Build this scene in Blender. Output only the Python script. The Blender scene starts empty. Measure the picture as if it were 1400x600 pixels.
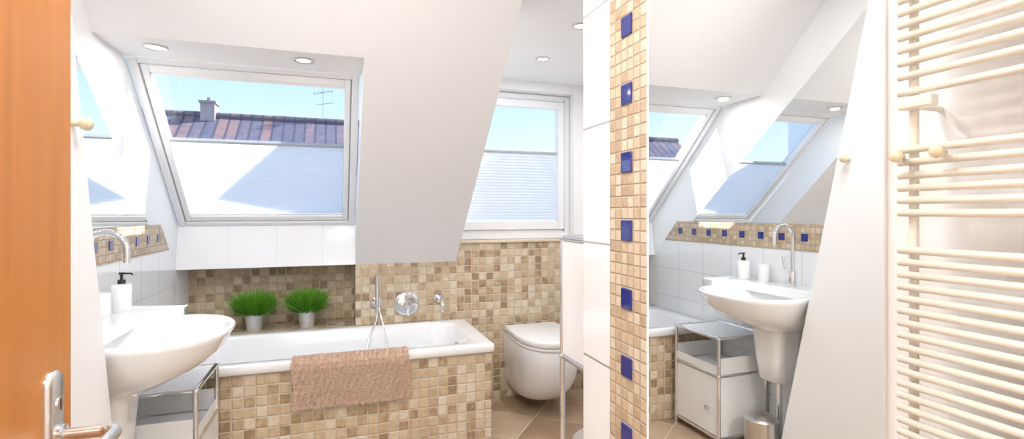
import bpy, bmesh, math, random
from mathutils import Vector, Matrix
random.seed(7)
sc = bpy.context.scene
COL = sc.collection

# ------------------------------------------------------------------ materials
def new_mat(name):
    m = bpy.data.materials.new(name); m.use_nodes = True
    nt = m.node_tree; b = nt.nodes["Principled BSDF"]
    return m, nt, b

def simple(name, col, rough=0.5, metal=0.0, coat=0.0, noise=0.0, nscale=30, bump=0.0, bscale=60, sheen=0.0):
    m, nt, b = new_mat(name)
    b.inputs["Roughness"].default_value = rough
    b.inputs["Metallic"].default_value = metal
    b.inputs["Coat Weight"].default_value = coat
    b.inputs["Sheen Weight"].default_value = sheen
    tc = nt.nodes.new("ShaderNodeNewGeometry")
    nz = nt.nodes.new("ShaderNodeTexNoise"); nz.inputs["Scale"].default_value = nscale
    nz.inputs["Detail"].default_value = 4
    nt.links.new(tc.outputs["Position"], nz.inputs["Vector"])
    mx = nt.nodes.new("ShaderNodeMix"); mx.data_type = 'RGBA'
    d = 1 - max(noise, 0.01)
    mx.inputs[6].default_value = (col[0]*d, col[1]*d, col[2]*d, 1)
    mx.inputs[7].default_value = (min(1, col[0]/d), min(1, col[1]/d), min(1, col[2]/d), 1)
    nt.links.new(nz.outputs["Fac"], mx.inputs[0])
    nt.links.new(mx.outputs[2], b.inputs["Base Color"])
    if bump > 0:
        n2 = nt.nodes.new("ShaderNodeTexNoise"); n2.inputs["Scale"].default_value = bscale
        n2.inputs["Detail"].default_value = 6
        nt.links.new(tc.outputs["Position"], n2.inputs["Vector"])
        bp = nt.nodes.new("ShaderNodeBump"); bp.inputs["Strength"].default_value = bump
        bp.inputs["Distance"].default_value = 0.01
        nt.links.new(n2.outputs["Fac"], bp.inputs["Height"])
        nt.links.new(bp.outputs["Normal"], b.inputs["Normal"])
    return m

def tile_mat(name, cell, gfrac, cols, grout, rough=0.5, bump=0.4, soft=0.08, wob=0.0, offs=(0, 0, 0), rotz=0.0, mott=0.1, coat=0.0):
    """procedural tiles laid on the world axes; orientation follows the face normal"""
    m, nt, b = new_mat(name)
    N = nt.nodes; L = nt.links
    def math_(op, a, c=None, clampv=False):
        n = N.new("ShaderNodeMath"); n.operation = op; n.use_clamp = clampv
        for i, v in enumerate((a, c)):
            if v is None: continue
            if isinstance(v, (int, float)): n.inputs[i].default_value = v
            else: L.new(v, n.inputs[i])
        return n.outputs[0]
    g = N.new("ShaderNodeNewGeometry")
    mp = N.new("ShaderNodeMapping"); mp.inputs["Rotation"].default_value = (0, 0, rotz)
    mp.inputs["Location"].default_value = offs
    L.new(g.outputs["Position"], mp.inputs["Vector"])
    sp = N.new("ShaderNodeSeparateXYZ"); L.new(mp.outputs["Vector"], sp.inputs[0])
    sn = N.new("ShaderNodeSeparateXYZ"); L.new(g.outputs["True Normal"], sn.inputs[0])
    wn = None
    if wob > 0:
        nz = N.new("ShaderNodeTexNoise"); nz.inputs["Scale"].default_value = 1.1/cell[2]
        nz.inputs["Detail"].default_value = 3
        L.new(g.outputs["Position"], nz.inputs["Vector"])
        wn = math_('MULTIPLY', math_('SUBTRACT', nz.outputs["Fac"], 0.5), wob)
    tile = None; idx = []
    for i in range(3):
        p = math_('DIVIDE', sp.outputs[i], cell[i])
        mask = math_('LESS_THAN', math_('ABSOLUTE', sn.outputs[i]), 0.6)
        f = math_('FRACT', p)
        d = math_('MINIMUM', f, math_('SUBTRACT', 1.0, f))
        if wn is not None: d = math_('ADD', d, wn)
        t = math_('DIVIDE', math_('SUBTRACT', d, gfrac*cell[2]/cell[i]), soft*cell[2]/cell[i], True)
        t = math_('MAXIMUM', t, math_('SUBTRACT', 1.0, mask))
        tile = t if tile is None else math_('MINIMUM', tile, t)
        idx.append(math_('MULTIPLY', math_('FLOOR', p), mask))
    cb = N.new("ShaderNodeCombineXYZ")
    for i in range(3): L.new(idx[i], cb.inputs[i])
    w = N.new("ShaderNodeTexWhiteNoise"); w.noise_dimensions = '3D'
    L.new(cb.outputs[0], w.inputs["Vector"])
    rp = N.new("ShaderNodeValToRGB"); rp.color_ramp.interpolation = 'LINEAR'
    e = rp.color_ramp.elements
    while len(e) < len(cols): e.new(0.5)
    for i, c in enumerate(cols):
        e[i].position = i/max(1, len(cols)-1); e[i].color = (*c, 1)
    n3 = N.new("ShaderNodeTexNoise"); n3.inputs["Scale"].default_value = 1.6/cell[2]; n3.inputs["Detail"].default_value = 5
    L.new(g.outputs["Position"], n3.inputs["Vector"])
    fac = math_('ADD', w.outputs["Value"], math_('MULTIPLY', math_('SUBTRACT', n3.outputs["Fac"], 0.5), mott*5), True)
    L.new(fac, rp.inputs[0])
    mx = N.new("ShaderNodeMix"); mx.data_type = 'RGBA'
    mx.inputs[6].default_value = (*grout, 1)
    L.new(rp.outputs[0], mx.inputs[7]); L.new(tile, mx.inputs[0])
    L.new(mx.outputs[2], b.inputs["Base Color"])
    b.inputs["Roughness"].default_value = rough
    b.inputs["Coat Weight"].default_value = coat
    bp = N.new("ShaderNodeBump"); bp.inputs["Strength"].default_value = bump; bp.inputs["Distance"].default_value = 0.004
    L.new(tile, bp.inputs["Height"]); L.new(bp.outputs["Normal"], b.inputs["Normal"])
    return m

M = {}
M['paint'] = simple("white_paint", (0.875, 0.88, 0.89), 0.75, noise=0.012, nscale=3, bump=0.03, bscale=180)
M['paint2'] = simple("white_paint_warm", (0.87, 0.865, 0.855), 0.75, noise=0.012, nscale=3, bump=0.03, bscale=180)
BE = [(0.31, 0.205, 0.12), (0.47, 0.335, 0.205), (0.56, 0.425, 0.275), (0.62, 0.495, 0.345), (0.70, 0.60, 0.465)]
M['mosaic'] = tile_mat("travertine_mosaic", (0.050, 0.050, 0.050), 0.025, BE, (0.60, 0.52, 0.41), 0.42, 0.8, 0.07, 0.13, mott=0.22)
BE2 = [(0.44, 0.315, 0.20), (0.56, 0.42, 0.28), (0.62, 0.49, 0.345), (0.68, 0.575, 0.44)]
M['mosaic_s'] = tile_mat("fine_travertine_mosaic", (0.0294, 0.0294, 0.0294), 0.035, BE2, (0.47, 0.385, 0.285), 0.42, 0.7, 0.07, 0.13,
                         offs=(0, -1.0655, -0.0265+0.0), mott=0.18)
M['wtile'] = tile_mat("white_glazed_tile", (0.34, 0.2, 0.34), 0.007, [(0.88, 0.89, 0.90), (0.88, 0.89, 0.90)], (0.38, 0.39, 0.40), 0.06, 0.3, 0.005,
                      offs=(0, -1.24, -0.14), coat=0.6, mott=0)
M['wtile_l'] = tile_mat("white_wall_tile", (0.25, 0.25, 0.2), 0.008, [(0.88, 0.89, 0.90), (0.88, 0.89, 0.90)], (0.66, 0.67, 0.68), 0.12, 0.15, 0.008,
                      offs=(0.08, 0.0, -0.05), coat=0.3, mott=0)
M['apron'] = tile_mat("white_apron_tile", (0.255, 0.25, 0.5), 0.002, [(0.88, 0.885, 0.89), (0.88, 0.885, 0.89)], (0.78, 0.78, 0.77), 0.12, 0.06, 0.003,
                      offs=(0.075, 0.0, -0.75), coat=0.3, mott=0)
M['floor'] = tile_mat("brown_floor_tile", (0.33, 0.33, 0.33), 0.008, [(0.36, 0.24, 0.155), (0.48, 0.345, 0.235), (0.57, 0.435, 0.315)], (0.66, 0.58, 0.48), 0.3, 0.2, 0.006,
                      rotz=math.radians(40), mott=0.35)
M['blue'] = simple("cobalt_glazed_tile", (0.006, 0.016, 0.20), 0.08, coat=0.7, noise=0.1, nscale=20)
M['ceramic'] = simple("white_ceramic", (0.88, 0.885, 0.89), 0.07, coat=0.8)
M['enamel'] = simple("white_enamel", (0.89, 0.895, 0.90), 0.12, coat=0.5)
M['chrome'] = simple("chrome", (0.80, 0.81, 0.83), 0.06, 1.0)
M['steel'] = simple("brushed_steel", (0.62, 0.60, 0.57), 0.28, 1.0, noise=0.05, nscale=60)
M['white'] = simple("white_lacquer", (0.87, 0.875, 0.87), 0.3)
M['pvc'] = simple("white_window_frame", (0.86, 0.87, 0.89), 0.35)
M['grey'] = simple("grey_gasket", (0.40, 0.41, 0.43), 0.5)
M['cream'] = simple("cream_radiator_enamel", (0.82, 0.775, 0.665), 0.3, coat=0.3)
M['knob'] = simple("cream_knob", (0.70, 0.59, 0.40), 0.3, coat=0.3)
M['stone'] = simple("beige_sill_stone", (0.66, 0.55, 0.42), 0.35, noise=0.1, nscale=25)
M['towel'] = simple("brown_terry", (0.70, 0.49, 0.36), 0.95, noise=0.25, nscale=70, bump=0.6, bscale=260, sheen=0.5)
M['green'] = simple("grass_leaf", (0.11, 0.30, 0.02), 0.5, noise=0.5, nscale=60)
M['zinc'] = simple("zinc_pot", (0.74, 0.75, 0.76), 0.35, 0.6, noise=0.1, nscale=40)
M['black'] = simple("black_plastic", (0.02, 0.02, 0.02), 0.4)
M['rug'] = simple("rug_fibre", (0.62, 0.58, 0.53), 0.95, noise=0.4, nscale=90, bump=1, bscale=200)

# wood
m, nt, b = new_mat("orange_beech_door")
g = nt.nodes.new("ShaderNodeNewGeometry"); mp = nt.nodes.new("ShaderNodeMapping"); mp.inputs["Scale"].default_value = (14, 14, 0.8)
nz = nt.nodes.new("ShaderNodeTexNoise"); nz.inputs["Scale"].default_value = 2.2; nz.inputs["Detail"].default_value = 8; nz.inputs["Distortion"].default_value = 0.6
rp = nt.nodes.new("ShaderNodeValToRGB")
rp.color_ramp.elements[0].color = (0.41, 0.14, 0.018, 1); rp.color_ramp.elements[0].position = 0.25
rp.color_ramp.elements[1].color = (0.52, 0.20, 0.030, 1); rp.color_ramp.elements[1].position = 0.8
nt.links.new(g.outputs["Position"], mp.inputs[0]); nt.links.new(mp.outputs[0], nz.inputs["Vector"])
nt.links.new(nz.outputs["Fac"], rp.inputs[0]); nt.links.new(rp.outputs[0], b.inputs["Base Color"])
b.inputs["Roughness"].default_value = 0.4; b.inputs["Coat Weight"].default_value = 0.1
M['wood'] = m
# mirror
m, nt, b = new_mat("mirror_glass"); b.inputs["Base Color"].default_value = (0.94, 0.955, 0.95, 1); b.inputs["Metallic"].default_value = 1; b.inputs["Roughness"].default_value = 0.0
M['mirror'] = m
# window glass
m, nt, b = new_mat("window_glass"); nt.nodes.remove(b)
tr = nt.nodes.new("ShaderNodeBsdfTransparent"); tr.inputs[0].default_value = (0.97, 0.985, 1, 1)
gl = nt.nodes.new("ShaderNodeBsdfGlossy"); gl.inputs["Roughness"].default_value = 0.0
mx = nt.nodes.new("ShaderNodeMixShader"); o = nt.nodes["Material Output"]; mx.inputs[0].default_value = 0.03
nt.links.new(tr.outputs[0], mx.inputs[1]); nt.links.new(gl.outputs[0], mx.inputs[2]); nt.links.new(mx.outputs[0], o.inputs[0])
M['glass'] = m
# blind
m, nt, b = new_mat("pleated_blind_fabric"); nt.nodes.remove(b)
df = nt.nodes.new("ShaderNodeBsdfDiffuse"); df.inputs[0].default_value = (0.92, 0.925, 0.93, 1)
tl = nt.nodes.new("ShaderNodeBsdfTranslucent"); tl.inputs[0].default_value = (0.98, 0.97, 0.955, 1)
mx = nt.nodes.new("ShaderNodeMixShader"); mx.inputs[0].default_value = 0.65; o = nt.nodes["Material Output"]
nt.links.new(df.outputs[0], mx.inputs[1]); nt.links.new(tl.outputs[0], mx.inputs[2]); nt.links.new(mx.outputs[0], o.inputs[0])
M['blind'] = m
# emission disc
m, nt, b = new_mat("lamp_glow"); b.inputs["Emission Color"].default_value = (1, 0.85, 0.62, 1); b.inputs["Emission Strength"].default_value = 3
M['glow'] = m
# roof tile
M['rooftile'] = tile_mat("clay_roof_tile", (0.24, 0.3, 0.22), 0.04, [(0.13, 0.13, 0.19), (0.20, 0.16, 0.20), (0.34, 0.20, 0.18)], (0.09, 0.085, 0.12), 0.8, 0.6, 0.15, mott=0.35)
M['brick'] = simple("chimney_render", (0.36, 0.32, 0.34), 0.9, noise=0.3, nscale=8)
M['plasterout'] = simple("house_render", (0.75, 0.68, 0.55), 0.9)

# ------------------------------------------------------------------ geometry helpers
def obj_from_bm(bm, name, mat, smooth=False, parent=None):
    bmesh.ops.recalc_face_normals(bm, faces=bm.faces[:])
    me = bpy.data.meshes.new(name); bm.to_mesh(me); bm.free()
    if mat is not None: me.materials.append(mat)
    if smooth:
        for p in me.polygons: p.use_smooth = True
    ob = bpy.data.objects.new(name, me); COL.objects.link(ob)
    if parent: ob.parent = parent
    return ob

def add_bevel(ob, w, seg=3):
    md = ob.modifiers.new("bev", 'BEVEL'); md.width = w; md.segments = seg; md.limit_method = 'ANGLE'; md.angle_limit = math.radians(40)
    for p in ob.data.polygons: p.use_smooth = True
    wn = ob.modifiers.new("wn", 'WEIGHTED_NORMAL'); wn.keep_sharp = True
    return ob

def box(name, x0, x1, y0, y1, z0, z1, mat, bevel=0, parent=None):
    bm = bmesh.new()
    bmesh.ops.create_cube(bm, size=1)
    for v in bm.verts:
        v.co = Vector(((x0+x1)/2 + v.co.x*(x1-x0), (y0+y1)/2 + v.co.y*(y1-y0), (z0+z1)/2 + v.co.z*(z1-z0)))
    ob = obj_from_bm(bm, name, mat, parent=parent)
    if bevel: add_bevel(ob, bevel)
    return ob

def prism(name, pts, x0, x1, mat, parent=None, bevel=0):
    bm = bmesh.new()
    a = [bm.verts.new((x0, y, z)) for y, z in pts]; c = [bm.verts.new((x1, y, z)) for y, z in pts]
    bm.faces.new(a); bm.faces.new(c[::-1])
    n = len(pts)
    for i in range(n): bm.faces.new((a[i], c[i], c[(i+1) % n], a[(i+1) % n]))
    ob = obj_from_bm(bm, name, mat, parent=parent)
    if bevel: add_bevel(ob, bevel)
    return ob

def sweep(bm, pts, r, seg=12, cap=True, radii=None):
    pts = [Vector(p) for p in pts]; n = len(pts); rings = []
    t0 = (pts[1]-pts[0]).normalized()
    up = Vector((0, 0, 1)) if abs(t0.z) < 0.9 else Vector((1, 0, 0))
    nrm = (up - t0*up.dot(t0)).normalized()
    for i, p in enumerate(pts):
        if i == 0: t = t0
        elif i == n-1: t = (pts[-1]-pts[-2]).normalized()
        else: t = ((pts[i+1]-p).normalized() + (p-pts[i-1]).normalized()).normalized()
        nrm = (nrm - t*nrm.dot(t)).normalized(); bn = t.cross(nrm)
        rr = radii[i] if radii else r
        rings.append([bm.verts.new(p + (nrm*math.cos(2*math.pi*k/seg) + bn*math.sin(2*math.pi*k/seg))*rr) for k in range(seg)])
    for a, c in zip(rings, rings[1:]):
        for k in range(seg): bm.faces.new((a[k], a[(k+1) % seg], c[(k+1) % seg], c[k]))
    if cap: bm.faces.new(rings[0][::-1]); bm.faces.new(rings[-1])

def tube(name, paths, r, mat, parent=None, seg=12, radii=None):
    bm = bmesh.new()
    for p in paths: sweep(bm, p, r, seg, radii=radii)
    ob = obj_from_bm(bm, name, mat, True, parent)
    ob.modifiers.new("es", 'EDGE_SPLIT').split_angle = math.radians(50)
    return ob

def arc(c, r, a0, a1, ax, ay, n=12):
    c = Vector(c); ax = Vector(ax); ay = Vector(ay)
    return [c + ax*r*math.cos(a0+(a1-a0)*i/n) + ay*r*math.sin(a0+(a1-a0)*i/n) for i in range(n+1)]

def lathe(name, prof, loc, mat, parent=None, seg=32, axis='Z', smooth=True):
    bm = bmesh.new(); rings = []
    loc = Vector(loc)
    def P(r, h, a):
        u, v = r*math.cos(a), r*math.sin(a)
        if axis == 'Z': return loc + Vector((u, v, h))
        if axis == 'Y': return loc + Vector((u, h, v))
        return loc + Vector((h, u, v))
    for r, h in prof:
        rings.append([bm.verts.new(P(max(r, 1e-4), h, 2*math.pi*k/seg)) for k in range(seg)])
    for a, c in zip(rings, rings[1:]):
        for k in range(seg): bm.faces.new((a[k], a[(k+1) % seg], c[(k+1) % seg], c[k]))
    bm.faces.new(rings[0]); bm.faces.new(rings[-1])
    ob = obj_from_bm(bm, name, mat, smooth, parent)
    ob.modifiers.new("es", 'EDGE_SPLIT').split_angle = math.radians(40)
    return ob

def loft(name, loops, mat, parent=None, capA=True, capB=True, sub=0, split=None):
    bm = bmesh.new(); rings = [[bm.verts.new(p) for p in L] for L in loops]; n = len(loops[0])
    for a, c in zip(rings, rings[1:]):
        for k in range(n): bm.faces.new((a[k], a[(k+1) % n], c[(k+1) % n], c[k]))
    if capA: bm.faces.new(rings[0])
    if capB: bm.faces.new(rings[-1])
    ob = obj_from_bm(bm, name, mat, True, parent)
    if sub:
        s = ob.modifiers.new("s", 'SUBSURF'); s.levels = sub; s.render_levels = sub
    if split: ob.modifiers.new("es", 'EDGE_SPLIT').split_angle = math.radians(split)
    return ob

def rrect(cx, cy, hx, hy, r, z, n=8):
    out = []
    for sx, sy, a0 in ((1, 1, 0), (-1, 1, 90), (-1, -1, 180), (1, -1, 270)):
        for i in range(n+1):
            a = math.radians(a0 + 90*i/n)
            out.append((cx+sx*(hx-r)+r*math.cos(a), cy+sy*(hy-r)+r*math.sin(a), z))
    return out

def sell(cx, cy, a, b, z, e=2.0, n=48):
    out = []
    for i in range(n):
        t = 2*math.pi*i/n; c, s = math.cos(t), math.sin(t)
        out.append((cx+a*math.copysign(abs(c)**(2/e), c), cy+b*math.copysign(abs(s)**(2/e), s), z))
    return out

def empty(name, loc=(0, 0, 0), rot=(0, 0, 0)):
    e = bpy.data.objects.new(name, None); e.empty_display_size = 0.1
    e.location = loc; e.rotation_euler = rot; COL.objects.link(e); return e

# ------------------------------------------------------------------ room shell
WL = -0.84; WM = 0.72; WR = 1.72; WB = 3.29
floor = box("floor", -0.95, 1.8, -1.7, 3.75, -0.05, 0, M['floor'])
prism("wall_left", [(-1.7, 0), (3.72, 0), (3.72, 0.93), (3.38, 1.14), (2.06, 2.4), (-1.7, 2.4)], WL-0.08, WL, M['paint'])
prism("wall_left_pier", [(0.15, 0), (1.965, 0), (1.437, 2.4), (0.15, 2.4)], WL, -0.63, M['paint'])
prism("wall_left_tiles", [(1.975, 0), (1.745, 1.05), (3.16, 1.05), (3.285, 0.93), (3.285, 0)], WL, WL+0.005, M['wtile_l'])
box("ceiling", WL-0.08, WR+0.05, -1.7, 2.05, 2.4, 2.45, M['paint'])
box("ceiling_dormer", 0.743, WR, 1.74, 3.5, 2.15, 2.2, M['paint'])
box("wall_lintel", 0.703, WR, 1.70, 1.74, 2.15, 2.4, M['paint'])
prism("ceiling_slope_right", [(WB, 0.929), (1.744, 2.4), (2.04, 2.4), (3.587, 0.929)], 0.115, 0.703, M['paint'])
prism("ceiling_slope_dormer_cheek", [(WB, 0.929), (1.744, 2.4), (3.5, 2.4), (3.5, 0.929)], 0.703, 0.743, M['paint'])
prism("ceiling_slope_top", [(2.263, 1.906), (1.744, 2.4), (2.04, 2.4), (2.56, 1.906)], WL, 0.115, M['paint'])
prism("wall_skylight_apron", [(WB, 0.929), (3.326, 1.165), (3.336, 1.1695), (3.39, 1.118), (3.62, 0.929)], WL, 0.115, M['apron'])
box("wall_back_mosaic", 0.115, 0.743, WB, 3.6, 0, 0.929, M['mosaic'])
box("wall_back_toilet_mosaic", 0.743, WR, WB, 3.5, 0, 1.045, M['mosaic'])
box("wall_back_recess", WL, 0.115, 3.56, 3.62, 0, 0.929, M['mosaic'])
box("bath_ledge_mosaic", WL+0.006, 0.114, WB, 3.558, 0, 0.552, M['mosaic'], 0.004)
box("wall_dormer_right", 1.6, WR, WB, 3.5, 1.045, 2.15, M['paint'])
box("wall_dormer_top", 0.743, 1.6, WB, 3.5, 2.085, 2.15, M['paint'])
box("window_sill", 0.745, 1.6, 3.275, 3.42, 1.045, 1.062, M['stone'], 0.004)
box("wall_right", WR, WR+0.05, 1.4, 3.6, 0, 2.2, M['paint'])
box("wall_partition", WM, WR+0.05, 0.05, 1.405, 0, 2.4, M['paint'])
box("wall_partition_tiles", WM-0.006, WM, 1.241, 1.405, 0, 2.4, M['wtile'])
prt = empty("trim_1")
box("mosaic_band", WM-0.008, WM, 1.0655, 1.241, 0, 2.4, M['mosaic_s'], parent=prt)
box("mirror_edge_strip", WM-0.009, WM, 1.0625, 1.0655, 0.02, 2.35, M['pvc'], parent=prt)
for i in range(-6, 7):
    z = 1.2025 + i*0.1764
    if 0.03 < z < 2.37: box("blue_tile_%d" % (i+7), WM-0.013, WM-0.006, 1.129, 1.179, z-0.027, z+0.027, M['blue'], 0.005, parent=prt)
box("wall_mirror_large", WM-0.007, WM, 0.50, 1.0625, 0.02, 2.35, M['mirror'])
prism("wall_mirror_slanted", [(1.73, 1.19), (2.85, 1.19), (1.62, 2.2), (1.50, 2.2)], WL, WL+0.006, M['mirror'])
prt = empty("trim_2")
prism("mosaic_band", [(1.735, 1.05), (3.155, 1.05), (3.015, 1.188), (1.705, 1.188)], WL, WL+0.007, M['mosaic_s'], parent=prt)
for i in range(9):
    y = 1.84 + i*0.142
    box("blue_tile_%d" % (i+1), WL+0.004, WL+0.010, y-0.02, y+0.02, 1.10, 1.14, M['blue'], 0.003, parent=prt)
# entrance wall & corridor
box("wall_entry_left", WL, -0.44, 0.03, 0.15, 0, 2.4, M['paint2'])
box("wall_entry_right", 0.5, WM, 0.03, 0.15, 0, 2.4, M['paint2'])
box("wall_entry_top", -0.44, 0.5, 0.03, 0.15, 2.05, 2.4, M['paint2'])
box("wall_corridor_back", -0.92, 1.77, -1.75, -1.7, 0, 2.4, M['paint2'])
box("wall_corridor_right", 1.72, 1.77, -1.7, 0.05, 0, 2.4, M['paint2'])

# ------------------------------------------------------------------ skylight (window_1)
L1 = 1.069
w1 = empty("window_1", (-0.3625, 3.335, 1.17), (math.radians(136.5), 0, 0))
hw = 0.4725
def wb(n, x0, x1, y0, y1, z0, z1, m, bv=0.004): return box(n, x0, x1, y0, y1, z0, z1, m, bv, parent=w1)
wb("frame_left", -hw, -hw+0.035, 0, L1, -0.07, 0.0, M['pvc'])
wb("frame_right", hw-0.035, hw, 0, L1, -0.07, 0.0, M['pvc'])
wb("frame_bottom", -hw+0.035, hw-0.035, 0, 0.03, -0.07, 0, M['pvc'])
wb("frame_top", -hw+0.035, hw-0.035, L1-0.03, L1, -0.07, 0, M['pvc'])
a = hw-0.035
wb("gasket_left", -a, -a+0.006, 0.03, L1-0.03, -0.06, -0.012, M['grey'], 0)
wb("gasket_right", a-0.006, a, 0.03, L1-0.03, -0.06, -0.012, M['grey'], 0)
wb("gasket_bottom", -a, a, 0.03, 0.036, -0.06, -0.012, M['grey'], 0)
wb("gasket_top", -a, a, L1-0.036, L1-0.03, -0.06, -0.012, M['grey'], 0)
a2 = a-0.006
wb("sash_left", -a2, -a2+0.028, 0.036, L1-0.036, -0.06, -0.006, M['pvc'])
wb("sash_right", a2-0.028, a2, 0.036, L1-0.036, -0.06, -0.006, M['pvc'])
wb("sash_bottom", -a2+0.028, a2-0.028, 0.036, 0.075, -0.06, -0.006, M['pvc'])
wb("sash_top", -a2+0.028, a2-0.028, L1-0.075, L1-0.036, -0.06, -0.006, M['pvc'])
wb("glass_pane", -a2+0.028, a2-0.028, 0.075, L1-0.075, -0.045, -0.043, M['glass'], 0)
def pleats(name, x0, x1, y0, y1, zc, amp, n, mat, parent, vertical=False):
    bm = bmesh.new(); prev = None
    for i in range(n+1):
        y = y0+(y1-y0)*i/n; z = zc + (amp if i % 2 else -amp)
        co = [(x0, y, z), (x1, y, z)] if not vertical else [(x0, z, y), (x1, z, y)]
        cur = [bm.verts.new(c) for c in co]
        if prev: bm.faces.new((prev[0], prev[1], cur[1], cur[0]))
        prev = cur
    return obj_from_bm(bm, name, mat, False, parent)
b0 = a2-0.030
pleats("pleated_blind", -b0, b0, 0.078, 0.60, -0.025, 0.004, 60, M['blind'], w1)
wb("blind_rail", -b0, b0, 0.60, 0.614, -0.036, -0.014, M['grey'], 0.003)
wb("blind_top_rail", -b0, b0, L1-0.095, L1-0.077, -0.036, -0.014, M['pvc'], 0.003)
wb("blind_bottom_rail", -b0, b0, 0.070, 0.084, -0.036, -0.014, M['pvc'], 0.003)

# ------------------------------------------------------------------ dormer window (window_2)
w2 = empty("window_2")
X0, X1, Z0, Z1 = 0.746, 1.598, 1.063, 2.083
def w2b(n, x0, x1, y0, y1, z0, z1, m, bv=0.004): return box(n, x0, x1, y0, y1, z0, z1, m, bv, parent=w2)
w2b("frame_left", X0, X0+0.03, 3.37, 3.44, Z0, Z1, M['pvc']); w2b("frame_right", X1-0.045, X1, 3.37, 3.44, Z0, Z1, M['pvc'])
w2b("frame_bottom", X0+0.03, X1-0.045, 3.37, 3.44, Z0, Z0+0.065, M['pvc']); w2b("frame_top", X0+0.03, X1-0.045, 3.37, 3.44, Z1-0.045, Z1, M['pvc'])
w2b("sash_left", X0+0.03, X0+0.045, 3.355, 3.42, Z0+0.066, Z1-0.046, M['pvc']); w2b("sash_right", X1-0.09, X1-0.046, 3.355, 3.42, Z0+0.066, Z1-0.046, M['pvc'])
w2b("sash_bottom", X0+0.045, X1-0.09, 3.355, 3.42, Z0+0.066, Z0+0.125, M['pvc']); w2b("sash_top", X0+0.045, X1-0.09, 3.355, 3.42, Z1-0.095, Z1-0.046, M['pvc'])
w2b("glass_pane", X0+0.045, X1-0.09, 3.41, 3.412, Z0+0.125, Z1-0.095, M['glass'], 0)
pleats("pleated_blind", X0+0.048, X1-0.094, Z0+0.13, 1.665, 3.39, 0.0022, 46, M['blind'], w2, True)
w2b("blind_rail", X0+0.048, X1-0.094, 3.38, 3.40, 1.665, 1.68, M['grey'], 0.003)
w2b("gasket_line", X1-0.0465, X1-0.0425, 3.362, 3.371, Z0+0.05, Z1-0.03, M['grey'], 0)
w2b("gasket_line_top", X0+0.03, X1-0.0425, 3.362, 3.371, Z1-0.0465, Z1-0.0425, M['grey'], 0)

# ------------------------------------------------------------------ bathtub
bt = empty("bathtub")
cx, cy = -0.0145, 2.945; hx, hy = 0.8145, 0.342
Lp = []
zt = 0.552
Lp.append(rrect(cx, cy, hx-0.006, hy-0.006, 0.012, zt-0.045))
Lp.append(rrect(cx, cy, hx, hy, 0.014, zt-0.040))
Lp.append(rrect(cx, cy, hx, hy, 0.014, zt-0.008))
Lp.append(rrect(cx, cy, hx-0.003, hy-0.003, 0.014, zt-0.002))
Lp.append(rrect(cx, cy, hx-0.010, hy-0.010, 0.014, zt))
for dx, dy, r, z, sh in ((0.085, 0.055, 0.13, zt, 0), (0.095, 0.062, 0.13, zt-0.004, 0), (0.102, 0.068, 0.13, zt-0.018, 0), (0.12, 0.078, 0.14, zt-0.12, 0.0),
                     (0.15, 0.09, 0.15, zt-0.25, -0.0), (0.20, 0.11, 0.16, zt-0.35, 0), (0.27, 0.16, 0.14, zt-0.395, 0), (0.40, 0.24, 0.09, zt-0.405, 0)):
    Lp.append(rrect(cx+sh, cy, hx-dx, hy-dy, r, z))
loft("tub_shell", Lp, M['enamel'], bt, capA=False, capB=True, split=60)
box("apron_front", WL+0.006, 0.785, 2.622, 2.655, 0, zt-0.044, M['mosaic'], parent=bt)
box("apron_end", 0.752, 0.785, 2.655, 3.285, 0, zt-0.044, M['mosaic'], parent=bt)
lathe("overflow_knob", [(0.0, -0.03), (0.024, -0.03), (0.028, -0.024), (0.028, -0.01), (0.02, 0)], (0.688, 2.945, 0.46), M['chrome'], bt, axis='X')
box("rim_chrome_fitting", 0.64, 0.68, 3.215, 3.25, zt, zt+0.014, M['chrome'], 0.004, bt)
lathe("drain", [(0, 0), (0.03, 0), (0.03, 0.006), (0, 0.008)], (0.4, 2.945, zt-0.404), M['chrome'], bt)

# shower & taps on mosaic wall
hs = empty("hand_shower")
lathe("rosette", [(0, 0), (0.033, 0), (0.033, -0.01), (0.016, -0.014), (0.016, -0.04), (0, -0.04)], (0.24, WB, 0.69), M['chrome'], hs, axis='Y')
tube("wand", [[(0.24, WB-0.045, 0.64), (0.24, WB-0.045, 0.72), (0.24, WB-0.045, 0.73), (0.24, WB-0.045, 0.865)]], 0.01, M['chrome'], hs, radii=[0.009, 0.012, 0.0095, 0.0115])
hose1 = [(0.24, WB-0.045, 0.64), (0.236, WB-0.06, 0.60), (0.22, WB-0.09, 0.56), (0.19, WB-0.13, 0.50), (0.17, WB-0.17, 0.42), (0.18, WB-0.2, 0.35), (0.22, WB-0.2, 0.31),
         (0.27, WB-0.18, 0.35), (0.29, WB-0.15, 0.44), (0.285, WB-0.1, 0.52), (0.265, WB-0.06, 0.60), (0.25, WB-0.02, 0.67)]
def smoothpath(p, k=6):
    p = [Vector(q) for q in p]; out = []
    for i in range(len(p)-1):
        p0 = p[max(0, i-1)]; p1 = p[i]; p2 = p[i+1]; p3 = p[min(len(p)-1, i+2)]
        for j in range(k):
            t = j/k
            out.append(0.5*((2*p1)+(p2-p0)*t+(2*p0-5*p1+4*p2-p3)*t*t+(3*p1-p0-3*p2+p3)*t**3))
    out.append(p[-1]); return out
tube("hose", [smoothpath(hose1)], 0.0055, M['chrome'], hs, seg=8)
mx_ = empty("bath_mixer_plate")
lathe("plate", [(0, 0), (0.074, 0), (0.076, -0.006), (0.070, -0.012), (0.055, -0.015), (0, -0.018)], (0.425, WB, 0.67), M['chrome'], mx_, axis='Y', seg=48)
lathe("handle_hub", [(0, -0.01), (0.022, -0.01), (0.022, -0.05), (0.018, -0.055), (0, -0.055)], (0.425, WB, 0.67), M['chrome'], mx_, axis='Y')
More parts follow.
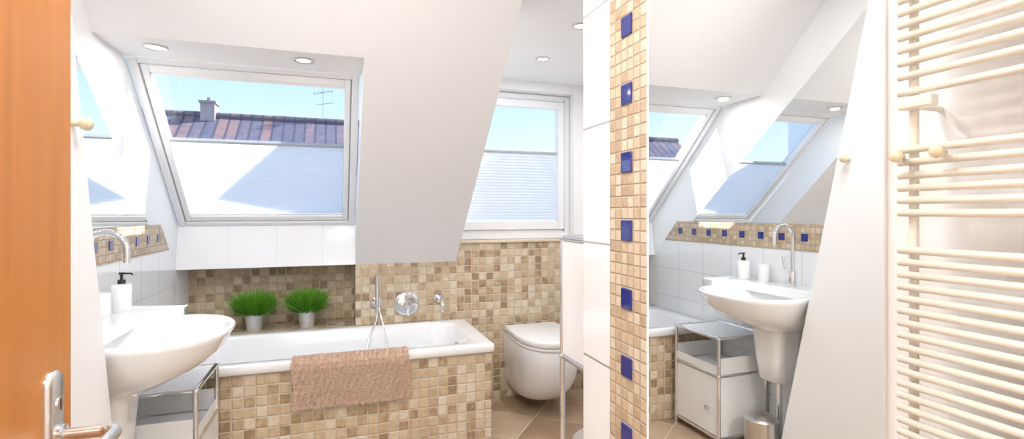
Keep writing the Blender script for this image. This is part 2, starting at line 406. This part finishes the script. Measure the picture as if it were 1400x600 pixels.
tube("handle_lever", [[(0.425, WB-0.045, 0.67), (0.425, WB-0.07, 0.64), (0.425, WB-0.085, 0.61)]], 0.006, M['chrome'], mx_)
sp = empty("bath_spout")
lathe("rosette", [(0, 0), (0.03, 0), (0.03, -0.008), (0, -0.01)], (0.63, WB, 0.70), M['chrome'], sp, axis='Y')
tube("spout_pipe", [[(0.63, WB, 0.70), (0.63, WB-0.10, 0.70)] + arc((0.63, WB-0.10, 0.665), 0.035, math.pi/2, math.pi, (0, 1, 0), (0, 0, 1), 8) + [(0.63, WB-0.135, 0.63)]], 0.015, M['chrome'], sp)

# towel over tub front
tw = empty("bath_towel")
path = [(2.645, zt+0.008), (2.63, zt+0.009), (2.615, zt+0.009), (2.600, zt+0.004), (2.591, zt-0.012)]
zz = zt-0.03
while zz > 0.335: path.append((2.586, zz)); zz -= 0.01
def TW(u, s):
    k = min(len(path)-2, int(s)); f = s-k
    y = path[k][0]*(1-f)+path[k+1][0]*f; z = path[k][1]*(1-f)+path[k+1][1]*f
    d = max(0, (zt-z)); x = -0.185 + 0.53*u
    yy = y - 0.006*math.sin(u*9+d*7)*min(1, d*6) - 0.004*math.sin(u*23+1)*min(1, d*5) - 0.004
    z2 = z - (0.008*math.sin(u*3.2) if d > 0.02 else 0)*min(1, d*5)
    return Vector((x + 0.006*math.sin(z*20), yy, z2))
bm = bmesh.new(); nx = 60
rows = [[bm.verts.new(TW(i/nx, j)) for i in range(nx+1)] for j in range(len(path))]
for a_, c_ in zip(rows, rows[1:]):
    for i in range(nx): bm.faces.new((a_[i], a_[i+1], c_[i+1], c_[i]))
cl_ = obj_from_bm(bm, "cloth", M['towel'], True, tw)
so = cl_.modifiers.new("sol", 'SOLIDIFY'); so.thickness = 0.012; so.offset = 0
bm = bmesh.new()
for i in range(30000):
    u = random.random(); s = random.random()*(len(path)-1)
    edge = random.random()
    if edge < 0.03: u = random.choice((0.0, 1.0))
    elif edge < 0.06: s = len(path)-1-1e-3
    p = TW(u, s); q = TW(u, min(len(path)-1.001, s+0.2)); q0 = TW(u, max(0, s-0.2))
    t = (q-q0); n = Vector((0, t.z, -t.y))
    if n.length < 1e-6: n = Vector((0, -1, 0))
    n.normalize()
    if n.y > 0 or (abs(n.y) < .5 and n.z < 0): n = -n
    p = p + n*0.0055
    clump = Vector((math.sin(u*160)+math.sin(s*2.7+u*70), 0, math.cos(s*4.1)+math.sin(u*110+s)))*0.35
    d = (n*0.7 + clump + Vector((random.gauss(0, .4), random.gauss(0, .2), random.gauss(-.3, .4)))).normalized()*random.uniform(0.006, 0.012)
    if u in (0.0, 1.0): d.x += 0.006*(1 if u else -1); p.y += random.uniform(0, 0.008)
    if s >= len(path)-1.002: d.z -= 0.008; p.y += random.uniform(0, 0.008)
    sd_ = d.cross(n)
    sd_ = (sd_ if sd_.length > 1e-6 else Vector((1, 0, 0))).normalized()*0.0020
    bm.faces.new((bm.verts.new(p-sd_), bm.verts.new(p+sd_), bm.verts.new(p+d)))
me = bpy.data.meshes.new("pile"); bm.to_mesh(me); bm.free(); me.materials.append(M['towel'])
ob = bpy.data.objects.new("pile", me); COL.objects.link(ob); ob.parent = tw

# ------------------------------------------------------------------ toilet
to = empty("wall_hung_toilet")
TX = 1.25
def dsh(hw_, yf, z, yb=3.285, n=20, e=2.3):
    ymid = min(yb-0.02, yf + hw_*1.35)
    out = [(TX+hw_*0.95, yb, z), (TX+hw_*0.985, (yb+ymid)/2, z)]
    for i in range(n+1):
        t = math.pi*i/n; c, s = math.cos(t), math.sin(t)
        out.append((TX+hw_*math.copysign(abs(c)**(2/e), c), ymid-(ymid-yf)*abs(s)**(2/e), z))
    out += [(TX-hw_*0.985, (yb+ymid)/2, z), (TX-hw_*0.95, yb, z)]
    return out
loft("bowl", [dsh(0.11, 3.00, 0.075), dsh(0.145, 2.94, 0.082), dsh(0.165, 2.88, 0.11), dsh(0.179, 2.81, 0.175), dsh(0.184, 2.76, 0.25), dsh(0.187, 2.735, 0.34), dsh(0.187, 2.728, 0.42), dsh(0.183, 2.733, 0.43)], M['ceramic'], to, split=70)
loft("seat", [dsh(0.186, 2.728, 0.433, 3.25), dsh(0.191, 2.722, 0.437, 3.25), dsh(0.191, 2.722, 0.449, 3.25), dsh(0.188, 2.726, 0.452, 3.25)], M['white'], to, split=60)
loft("lid", [dsh(0.188, 2.724, 0.455, 3.26), dsh(0.193, 2.718, 0.459, 3.26), dsh(0.193, 2.719, 0.484, 3.26), dsh(0.189, 2.724, 0.492, 3.257), dsh(0.177, 2.74, 0.496, 3.245)], M['white'], to, split=60)
rg = lathe("bath_rug", [(0.0, 0.0), (0.2, 0.0), (0.205, 0.01), (0.198, 0.02), (0, 0.022)], (1.40, 2.44, 0.0), M['rug'])

# ------------------------------------------------------------------ tubular frame furniture
def frame_cab(name, x0, x1, y0, y1, zs, panels, r=0.0095):
    e = empty(name); P = []
    for x in (x0, x1):
        for y in (y0, y1): P.append([(x, y, 0.0), (x, y, zs[-1])])
    for z in zs:
        for x in (x0, x1): P.append([(x, y0, z), (x, y1, z)])
        for y in (y0, y1): P.append([(x0, y, z), (x1, y, z)])
    tube("chrome_frame", P, r, M['chrome'], e)
    bm = bmesh.new()
    for z in zs:
        for x in (x0, x1):
            for y in (y0, y1): bmesh.ops.create_icosphere(bm, subdivisions=3, radius=r*1.35, matrix=Matrix.Translation((x, y, z)))
    obj_from_bm(bm, "ball_joints", M['chrome'], True, e)
    for n, a in panels.items(): box(n, *a, M['white'], 0.002, e)
    return e
x0, x1, y0, y1 = -0.815, -0.50, 2.215, 2.575
cab = frame_cab("chrome_bathroom_trolley", x0, x1, y0, y1, [0.04, 0.375, 0.575], {
    "top_panel": (x0+.009, x1-.009, y0+.009, y1-.009, 0.572, 0.578),
    "tray_bottom": (x0+.009, x1-.009, y0+.009, y1-.009, 0.372, 0.378),
    "tray_front": (x1-.004, x1+.001, y0+.012, y1-.012, 0.382, 0.425),
    "tray_near": (x0+.009, x1-.009, y0-.001, y0+.003, 0.382, 0.47),
    "tray_far": (x0+.009, x1-.009, y1-.003, y1+.001, 0.382, 0.47),
    "door_panel": (x1-.004, x1+.003, y0+.012, y1-.012, 0.052, 0.363),
    "side_near": (x0+.009, x1-.009, y0-.003, y0+.003, 0.05, 0.366),
    "side_far": (x0+.009, x1-.009, y1-.003, y1+.003, 0.05, 0.366),
    "back_panel": (x0-.003, x0+.003, y0+.009, y1-.009, 0.05, 0.366),
    "bottom_panel": (x0+.009, x1-.009, y0+.009, y1-.009, 0.037, 0.043)})
lathe("door_knob", [(0, 0), (0.006, 0), (0.006, 0.01), (0.013, 0.014), (0.013, 0.022), (0, 0.024)], (x1+.003, 2.29, 0.19), M['chrome'], cab, axis='X')
x0, x1, y0, y1 = 0.755, 1.10, 1.425, 1.645
frame_cab("tall_chrome_cabinet", x0, x1, y0, y1, [0.04, 0.745, 1.16], {
    "side_left": (x0-.003, x0+.003, y0+.009, y1-.009, 0.755, 1.15), "side_right": (x1-.003, x1+.003, y0+.009, y1-.009, 0.755, 1.15),
    "door_panel": (x0+.009, x1-.009, y1-.003, y1+.003, 0.755, 1.15), "back_panel": (x0+.009, x1-.009, y0-.003, y0+.003, 0.755, 1.15),
    "top_panel": (x0+.009, x1-.009, y0+.009, y1-.009, 1.157, 1.163), "bottom_panel": (x0+.009, x1-.009, y0+.009, y1-.009, 0.742, 0.748),
    "floor_shelf": (x0+.009, x1-.009, y0+.009, y1-.009, 0.037, 0.043)})

# ------------------------------------------------------------------ washbasin
wbn = empty("washbasin")
BY = 2.07
def bl(cxx, a_, b_, z, e=2.3): return sell(cxx, BY, a_-0.005, b_, z, e)
loft("bowl", [
    bl(-0.74, 0.09, 0.10, 0.645), bl(-0.725, 0.105, 0.12, 0.65), bl(-0.68, 0.15, 0.165, 0.675), bl(-0.63, 0.19, 0.21, 0.72), bl(-0.60, 0.225, 0.245, 0.775), bl(-0.590, 0.240, 0.267, 0.820),
    bl(-0.587, 0.246, 0.272, 0.834), bl(-0.587, 0.244, 0.270, 0.842), bl(-0.587, 0.236, 0.262, 0.846),
    bl(-0.577, 0.216, 0.241, 0.844), bl(-0.567, 0.196, 0.226, 0.834), bl(-0.572, 0.182, 0.21, 0.79), bl(-0.58, 0.155, 0.175, 0.75), bl(-0.59, 0.10, 0.11, 0.723), bl(-0.60, 0.03, 0.03, 0.718)],
    M['ceramic'], wbn, split=75)
def deckpts(z, ins=0.0):
    c = [(-0.833+ins, 1.815+ins), (-0.70-ins, 1.815+ins), (-0.70-ins, 2.25), (-0.66, 2.315), (-0.60, 2.335+ins), (-0.585-ins, 2.34+ins), (-0.572-ins, 2.355+ins), (-0.572-ins, 2.42-ins), (-0.585-ins, 2.445-ins), (-0.61, 2.455-ins), (-0.833+ins, 2.455-ins)]
    return [(x, y, z) for x, y in c]
loft("deck", [deckpts(0.825), deckpts(0.868), deckpts(0.872, 0.004)], M['ceramic'], wbn, split=40)
loft("half_pedestal", [rrect(-0.755, BY, 0.065, 0.06, 0.04, 0.375), rrect(-0.75, BY, 0.075, 0.078, 0.05, 0.385), rrect(-0.745, BY, 0.085, 0.088, 0.05, 0.5), rrect(-0.74, BY, 0.09, 0.10, 0.055, 0.62), rrect(-0.735, BY, 0.095, 0.115, 0.055, 0.70)], M['ceramic'], wbn, split=70)
tube("waste_pipe", [[(-0.76, BY, 0.0), (-0.76, BY, 0.42)]], 0.016, M['chrome'], wbn)
fc = empty("basin_faucet")
FY = 1.99; fx = -0.765
lathe("base", [(0, 0), (0.024, 0), (0.024, 0.006), (0.018, 0.01), (0.018, 0.075), (0.016, 0.08), (0.012, 0.085), (0, 0.085)], (fx, FY, 0.872), M['chrome'], fc)
tube("gooseneck", [[(fx, FY, 0.94), (fx, FY, 1.0), (fx, FY, 1.115)] + arc((fx+0.06, FY, 1.125), 0.06, math.pi, 0, (1, 0, 0), (0, 0, 1), 18) + [(fx+0.12, FY, 1.085)]], 0.0105, M['chrome'], fc)
tube("lever", [[(fx, FY, 0.925), (fx+0.005, FY+0.03, 0.935), (fx+0.01, FY+0.045, 0.99), (fx+0.012, FY+0.05, 1.02)]], 0.007, M['chrome'], fc)
sd = empty("soap_dispenser")
sx_, sy_ = -0.772, 2.33
lathe("bottle", [(0, 0), (0.032, 0), (0.034, 0.004), (0.034, 0.098), (0.030, 0.104), (0.012, 0.106), (0, 0.106)], (sx_, sy_, 0.872), M['ceramic'], sd)
lathe("pump_collar", [(0, 0.104), (0.013, 0.104), (0.013, 0.12), (0.005, 0.122), (0.005, 0.14), (0.009, 0.141), (0.009, 0.148), (0, 0.148)], (sx_, sy_, 0.872), M['black'], sd, seg=20)
tube("pump_nozzle", [[(sx_, sy_, 1.016), (sx_+0.03, sy_, 1.016), (sx_+0.037, sy_, 1.010)]], 0.0035, M['black'], sd)
lathe("toothbrush_cup", [(0, 0), (0.028, 0), (0.030, 0.004), (0.030, 0.088), (0.028, 0.09), (0.026, 0.088), (0.025, 0.01), (0, 0.01)], (-0.792, 2.205, 0.872), M['ceramic'])
bn = empty("waste_bin")
lathe("body", [(0, 0), (0.075, 0), (0.078, 0.006), (0.078, 0.20), (0, 0.20)], (-0.60, 2.03, 0.0), M['steel'], bn)
lathe("lid", [(0, 0.201), (0.08, 0.201), (0.08, 0.212), (0.065, 0.228), (0.03, 0.236), (0, 0.238)], (-0.60, 2.03, 0.0), M['steel'], bn)

# ------------------------------------------------------------------ grass plants
def plant(x, y, z):
    e = empty("potted_grass_plant")
    lathe("pot", [(0, 0), (0.040, 0), (0.041, 0.003), (0.052, 0.094), (0.056, 0.098), (0.056, 0.104), (0.052, 0.104), (0.050, 0.09), (0, 0.085)], (x, y, z), M['zinc'], e)
    bm = bmesh.new()
    for i in range(1700):
        a_ = random.uniform(0, 2*math.pi); rr = 0.044*math.sqrt(random.random())
        bx, by = x+rr*math.cos(a_), y+rr*math.sin(a_)
        tilt = min(1.35, abs(random.gauss(0.0, 0.42)) + rr*12); az = a_+random.gauss(0, 0.5)
        ln = random.uniform(0.11, 0.175)
        d = Vector((math.cos(az)*math.sin(tilt), math.sin(az)*math.sin(tilt), math.cos(tilt)))
        side = Vector((-math.sin(az), math.cos(az), 0)).lerp(Vector((random.uniform(-1, 1), random.uniform(-1, 1), 0)), 0.5).normalized()*0.0028
        p0 = Vector((bx, by, z+0.088)); p1 = p0+d*ln*0.55; p2 = p0+d*ln+Vector((0, 0, -0.01*math.sin(tilt)))
        v = [bm.verts.new(p0-side), bm.verts.new(p0+side), bm.verts.new(p1+side), bm.verts.new(p1-side), bm.verts.new(p2)]
        bm.faces.new(v[:4]); bm.faces.new((v[3], v[2], v[4]))
    obj_from_bm(bm, "grass", M['green'], False, e)
plant(-0.455, 3.355, 0.553); plant(-0.165, 3.355, 0.553)

# ------------------------------------------------------------------ door
dr = empty("door_1")
box("leaf", -0.44, -0.40, 0.155, 1.004, 0.01, 2.04, M['wood'], 0.002, dr)
HY = 0.94
def yzr(cy_, cz_, hy_, hz_, r, x): return [(x, p[0], p[1]) for p in rrect(cy_, cz_, hy_, hz_, r, 0)]
loft("handle_plate", [yzr(HY, 0.90, 0.021, 0.115, 0.02, -0.40), yzr(HY, 0.90, 0.021, 0.115, 0.02, -0.394), yzr(HY, 0.90, 0.017, 0.111, 0.016, -0.390)], M['steel'], dr, split=50)
lathe("key_cylinder", [(0, 0), (0.010, 0), (0.010, 0.003), (0.0, 0.003)], (-0.39, HY, 0.965), M['chrome'], dr, axis='X')
box("key_slot", -0.388, -0.3865, HY-0.0015, HY+0.0015, 0.957, 0.973, M['black'], 0, dr)
lathe("lever_rosette", [(0, 0), (0.017, 0), (0.017, 0.006), (0.011, 0.009), (0, 0.009)], (-0.39, HY, 0.918), M['chrome'], dr, axis='X')
tube("lever", [[(-0.39, HY, 0.918), (-0.335, HY, 0.918)] + arc((-0.335, HY-0.02, 0.918), 0.02, math.pi/2, 0, (1, 0, 0), (0, 1, 0), 8) + [(-0.315, HY-0.06, 0.917), (-0.317, HY-0.12, 0.915)]], 0.0095, M['steel'], dr)
def knob(name, x, y, z, r=0.018, parent=None, sx=1):
    return lathe(name, [(0, 0), (r*.45, 0), (r*.45, sx*r*.9), (r*.8, sx*r*1.1), (r, sx*r*1.6), (r*.9, sx*r*2.1), (r*.5, sx*r*2.4), (0, sx*r*2.45)], (x, y, z), M['knob'], parent, axis='X')
knob("wall_hook_knob", -0.63, 1.585, 1.475, 0.018)

# ------------------------------------------------------------------ towel radiator
rd = empty("towel_radiator")
RX = 0.662
bars = [-52, -35, -18, 0, 17, 34, 51, 68, 86, 105, 127, 205, 222, 240, 257, 274, 291]
y_ = 342
while y_ < 900: bars.append(y_); y_ += 16.6
ZB = [1.25-0.0009*(b_-290) for b_ in bars]
bmr = bmesh.new()
for z in ZB: sweep(bmr, [(RX, 0.19, z), (RX, 0.445, z)], 0.0047, 12)
ob = obj_from_bm(bmr, "bars", M['cream'], True, rd)
tube("uprights", [[(RX+0.010, 0.434, min(ZB)-0.01), (RX+0.010, 0.434, max(ZB)+0.01)], [(RX+0.010, 0.21, min(ZB)-0.01), (RX+0.010, 0.21, max(ZB)+0.01)]], 0.0052, M['cream'], rd)
tube("supply_pipes", [[(RX+0.010, y, 0.0), (RX+0.010, y, min(ZB))] for y in (0.434, 0.21)], 0.0045, M['cream'], rd)
tube("brackets", [[(RX+0.012, 0.434, z), (WM, 0.434, z)] for z in (1.38, 0.85)], 0.004, M['cream'], rd)
box("bracket_block", RX-0.012, RX+0.004, 0.402, 0.441, 1.374, 1.389, M['cream'], 0.003, rd)
knob("hook_near", RX-0.003, 0.438, 1.318, 0.0078, rd, -1); knob("hook_far", RX-0.003, 0.393, 1.319, 0.0078, rd, -1)

# ------------------------------------------------------------------ lights
def downlight_or_fill(x, y, z, power, size=0.05):  # builds both the real downlights and the added fill lamps
    e = empty("downlight_or_fill_lamp")
    lathe("ring", [(0.028, 0), (0.043, 0), (0.043, -0.004), (0.040, -0.007), (0.030, -0.005), (0.028, 0)], (x, y, z), M['steel'], e)
    lathe("bulb", [(0, -0.001), (0.028, -0.001), (0.027, -0.004), (0, -0.004)], (x, y, z), M['glow'], e)
    ld = bpy.data.lights.new("lamp", 'AREA'); ld.shape = 'DISK'; ld.size = size; ld.energy = power; ld.color = (1, 0.99, 0.98)
    lo = bpy.data.objects.new("lamp", ld); lo.location = (x, y, z-0.012); COL.objects.link(lo); lo.parent = e
    return e
downlight_or_fill(-0.675, 2.38, 1.906, 0.9); downlight_or_fill(-0.13, 2.38, 1.906, 0.9)
downlight_or_fill(1.147, 2.78, 2.15, 4); downlight_or_fill(1.12, 2.23, 2.15, 4)
for x, y in ((-0.25, 0.7), (0.12, 0.7), (-0.25, 1.3), (0.12, 1.3)): downlight_or_fill(x, y, 2.4, 5.5, 0.12)  # unseen fill lamps added to brighten the room, shaped like downlights
cl = empty("corridor_fill_lamp")  # added lamp behind the camera, out of view, fills through the doorway
lathe("shade", [(0, 0), (0.24, 0), (0.24, -0.05), (0.2, -0.065), (0, -0.07)], (0.1, -0.8, 2.4), M['white'], cl)
ld = bpy.data.lights.new("lamp", 'AREA'); ld.shape = 'DISK'; ld.size = 0.45; ld.energy = 48; ld.color = (1, 0.99, 0.975)
lo = bpy.data.objects.new("lamp", ld); lo.location = (0.1, -0.8, 2.32); COL.objects.link(lo); lo.parent = cl

sun = bpy.data.lights.new("sun", 'SUN'); sun.energy = 9; sun.angle = math.radians(0.6); sun.color = (1, 0.97, 0.93)
so_ = bpy.data.objects.new("sun", sun); COL.objects.link(so_)
so_.rotation_euler = Vector((-0.74, -0.16, -0.60)).to_track_quat('-Z', 'Y').to_euler()
so_.location = (5, 8, 8)

# ------------------------------------------------------------------ outside
nb = empty("neighbour_house")
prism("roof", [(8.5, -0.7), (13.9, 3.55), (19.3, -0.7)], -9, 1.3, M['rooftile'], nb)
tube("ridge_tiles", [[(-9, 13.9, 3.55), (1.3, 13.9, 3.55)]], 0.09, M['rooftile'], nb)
box("house_body", -8.8, 1.1, 8.9, 18.9, -6, -0.7, M['plasterout'], 0, nb)
box("chimney", -3.0, -2.70, 13.7, 14.1, 3.4, 3.82, M['brick'], 0, nb)
box("chimney_cap", -3.03, -2.67, 13.66, 14.14, 3.82, 3.87, M['brick'], 0, nb)
tube("chimney_pot", [[(-2.85, 13.9, 3.85), (-2.85, 13.9, 3.98)]], 0.05, M['brick'], nb)
tube("antenna", [[(-0.3, 13.9, 3.5), (-0.3, 13.9, 4.45)], [(-0.55, 13.9, 4.25), (-0.05, 13.9, 4.35)], [(-0.45, 13.9, 3.98), (-0.05, 13.9, 4.05)]] +
     [[(-0.5+0.08*k, 13.75, 4.26+0.016*k), (-0.5+0.08*k, 14.05, 4.26+0.016*k)] for k in range(6)], 0.008, M['grey'], nb, seg=6)

# ------------------------------------------------------------------ world
w = bpy.data.worlds.new("World"); sc.world = w; w.use_nodes = True
nt = w.node_tree; bg = nt.nodes["Background"]
tc = nt.nodes.new("ShaderNodeTexCoord"); sx = nt.nodes.new("ShaderNodeSeparateXYZ"); rp = nt.nodes.new("ShaderNodeValToRGB")
e = rp.color_ramp.elements
e[0].position = 0.0; e[0].color = (0.76, 0.76, 0.76, 1)
e[1].position = 1.0; e[1].color = (0.17, 0.38, 0.85, 1)
for p, c in ((0.49, (0.80, 0.82, 0.84)), (0.54, (0.72, 0.83, 0.92)), (0.60, (0.52, 0.72, 0.92)), (0.75, (0.24, 0.50, 0.88))):
    q = e.new(p); q.color = (*c, 1)
mr = nt.nodes.new("ShaderNodeMapRange"); mr.inputs[1].default_value = -1; mr.inputs[2].default_value = 1
nt.links.new(tc.outputs["Generated"], sx.inputs[0]); nt.links.new(sx.outputs["Z"], mr.inputs[0]); nt.links.new(mr.outputs[0], rp.inputs[0])
nt.links.new(rp.outputs[0], bg.inputs[0]); bg.inputs[1].default_value = 1.25

# ------------------------------------------------------------------ camera
cd = bpy.data.cameras.new("camera"); cam = bpy.data.objects.new("camera", cd); COL.objects.link(cam)
cam.location = (0, 0, 1.25); cam.rotation_euler = (math.radians(90), 0, math.radians(-19))
cd.sensor_width = 36; cd.sensor_fit = 'HORIZONTAL'; cd.lens = 18.0; cd.shift_y = -10/1400; cd.clip_start = 0.02
sc.camera = cam
sc.view_settings.view_transform = 'Standard'
sc.view_settings.exposure = 0.22
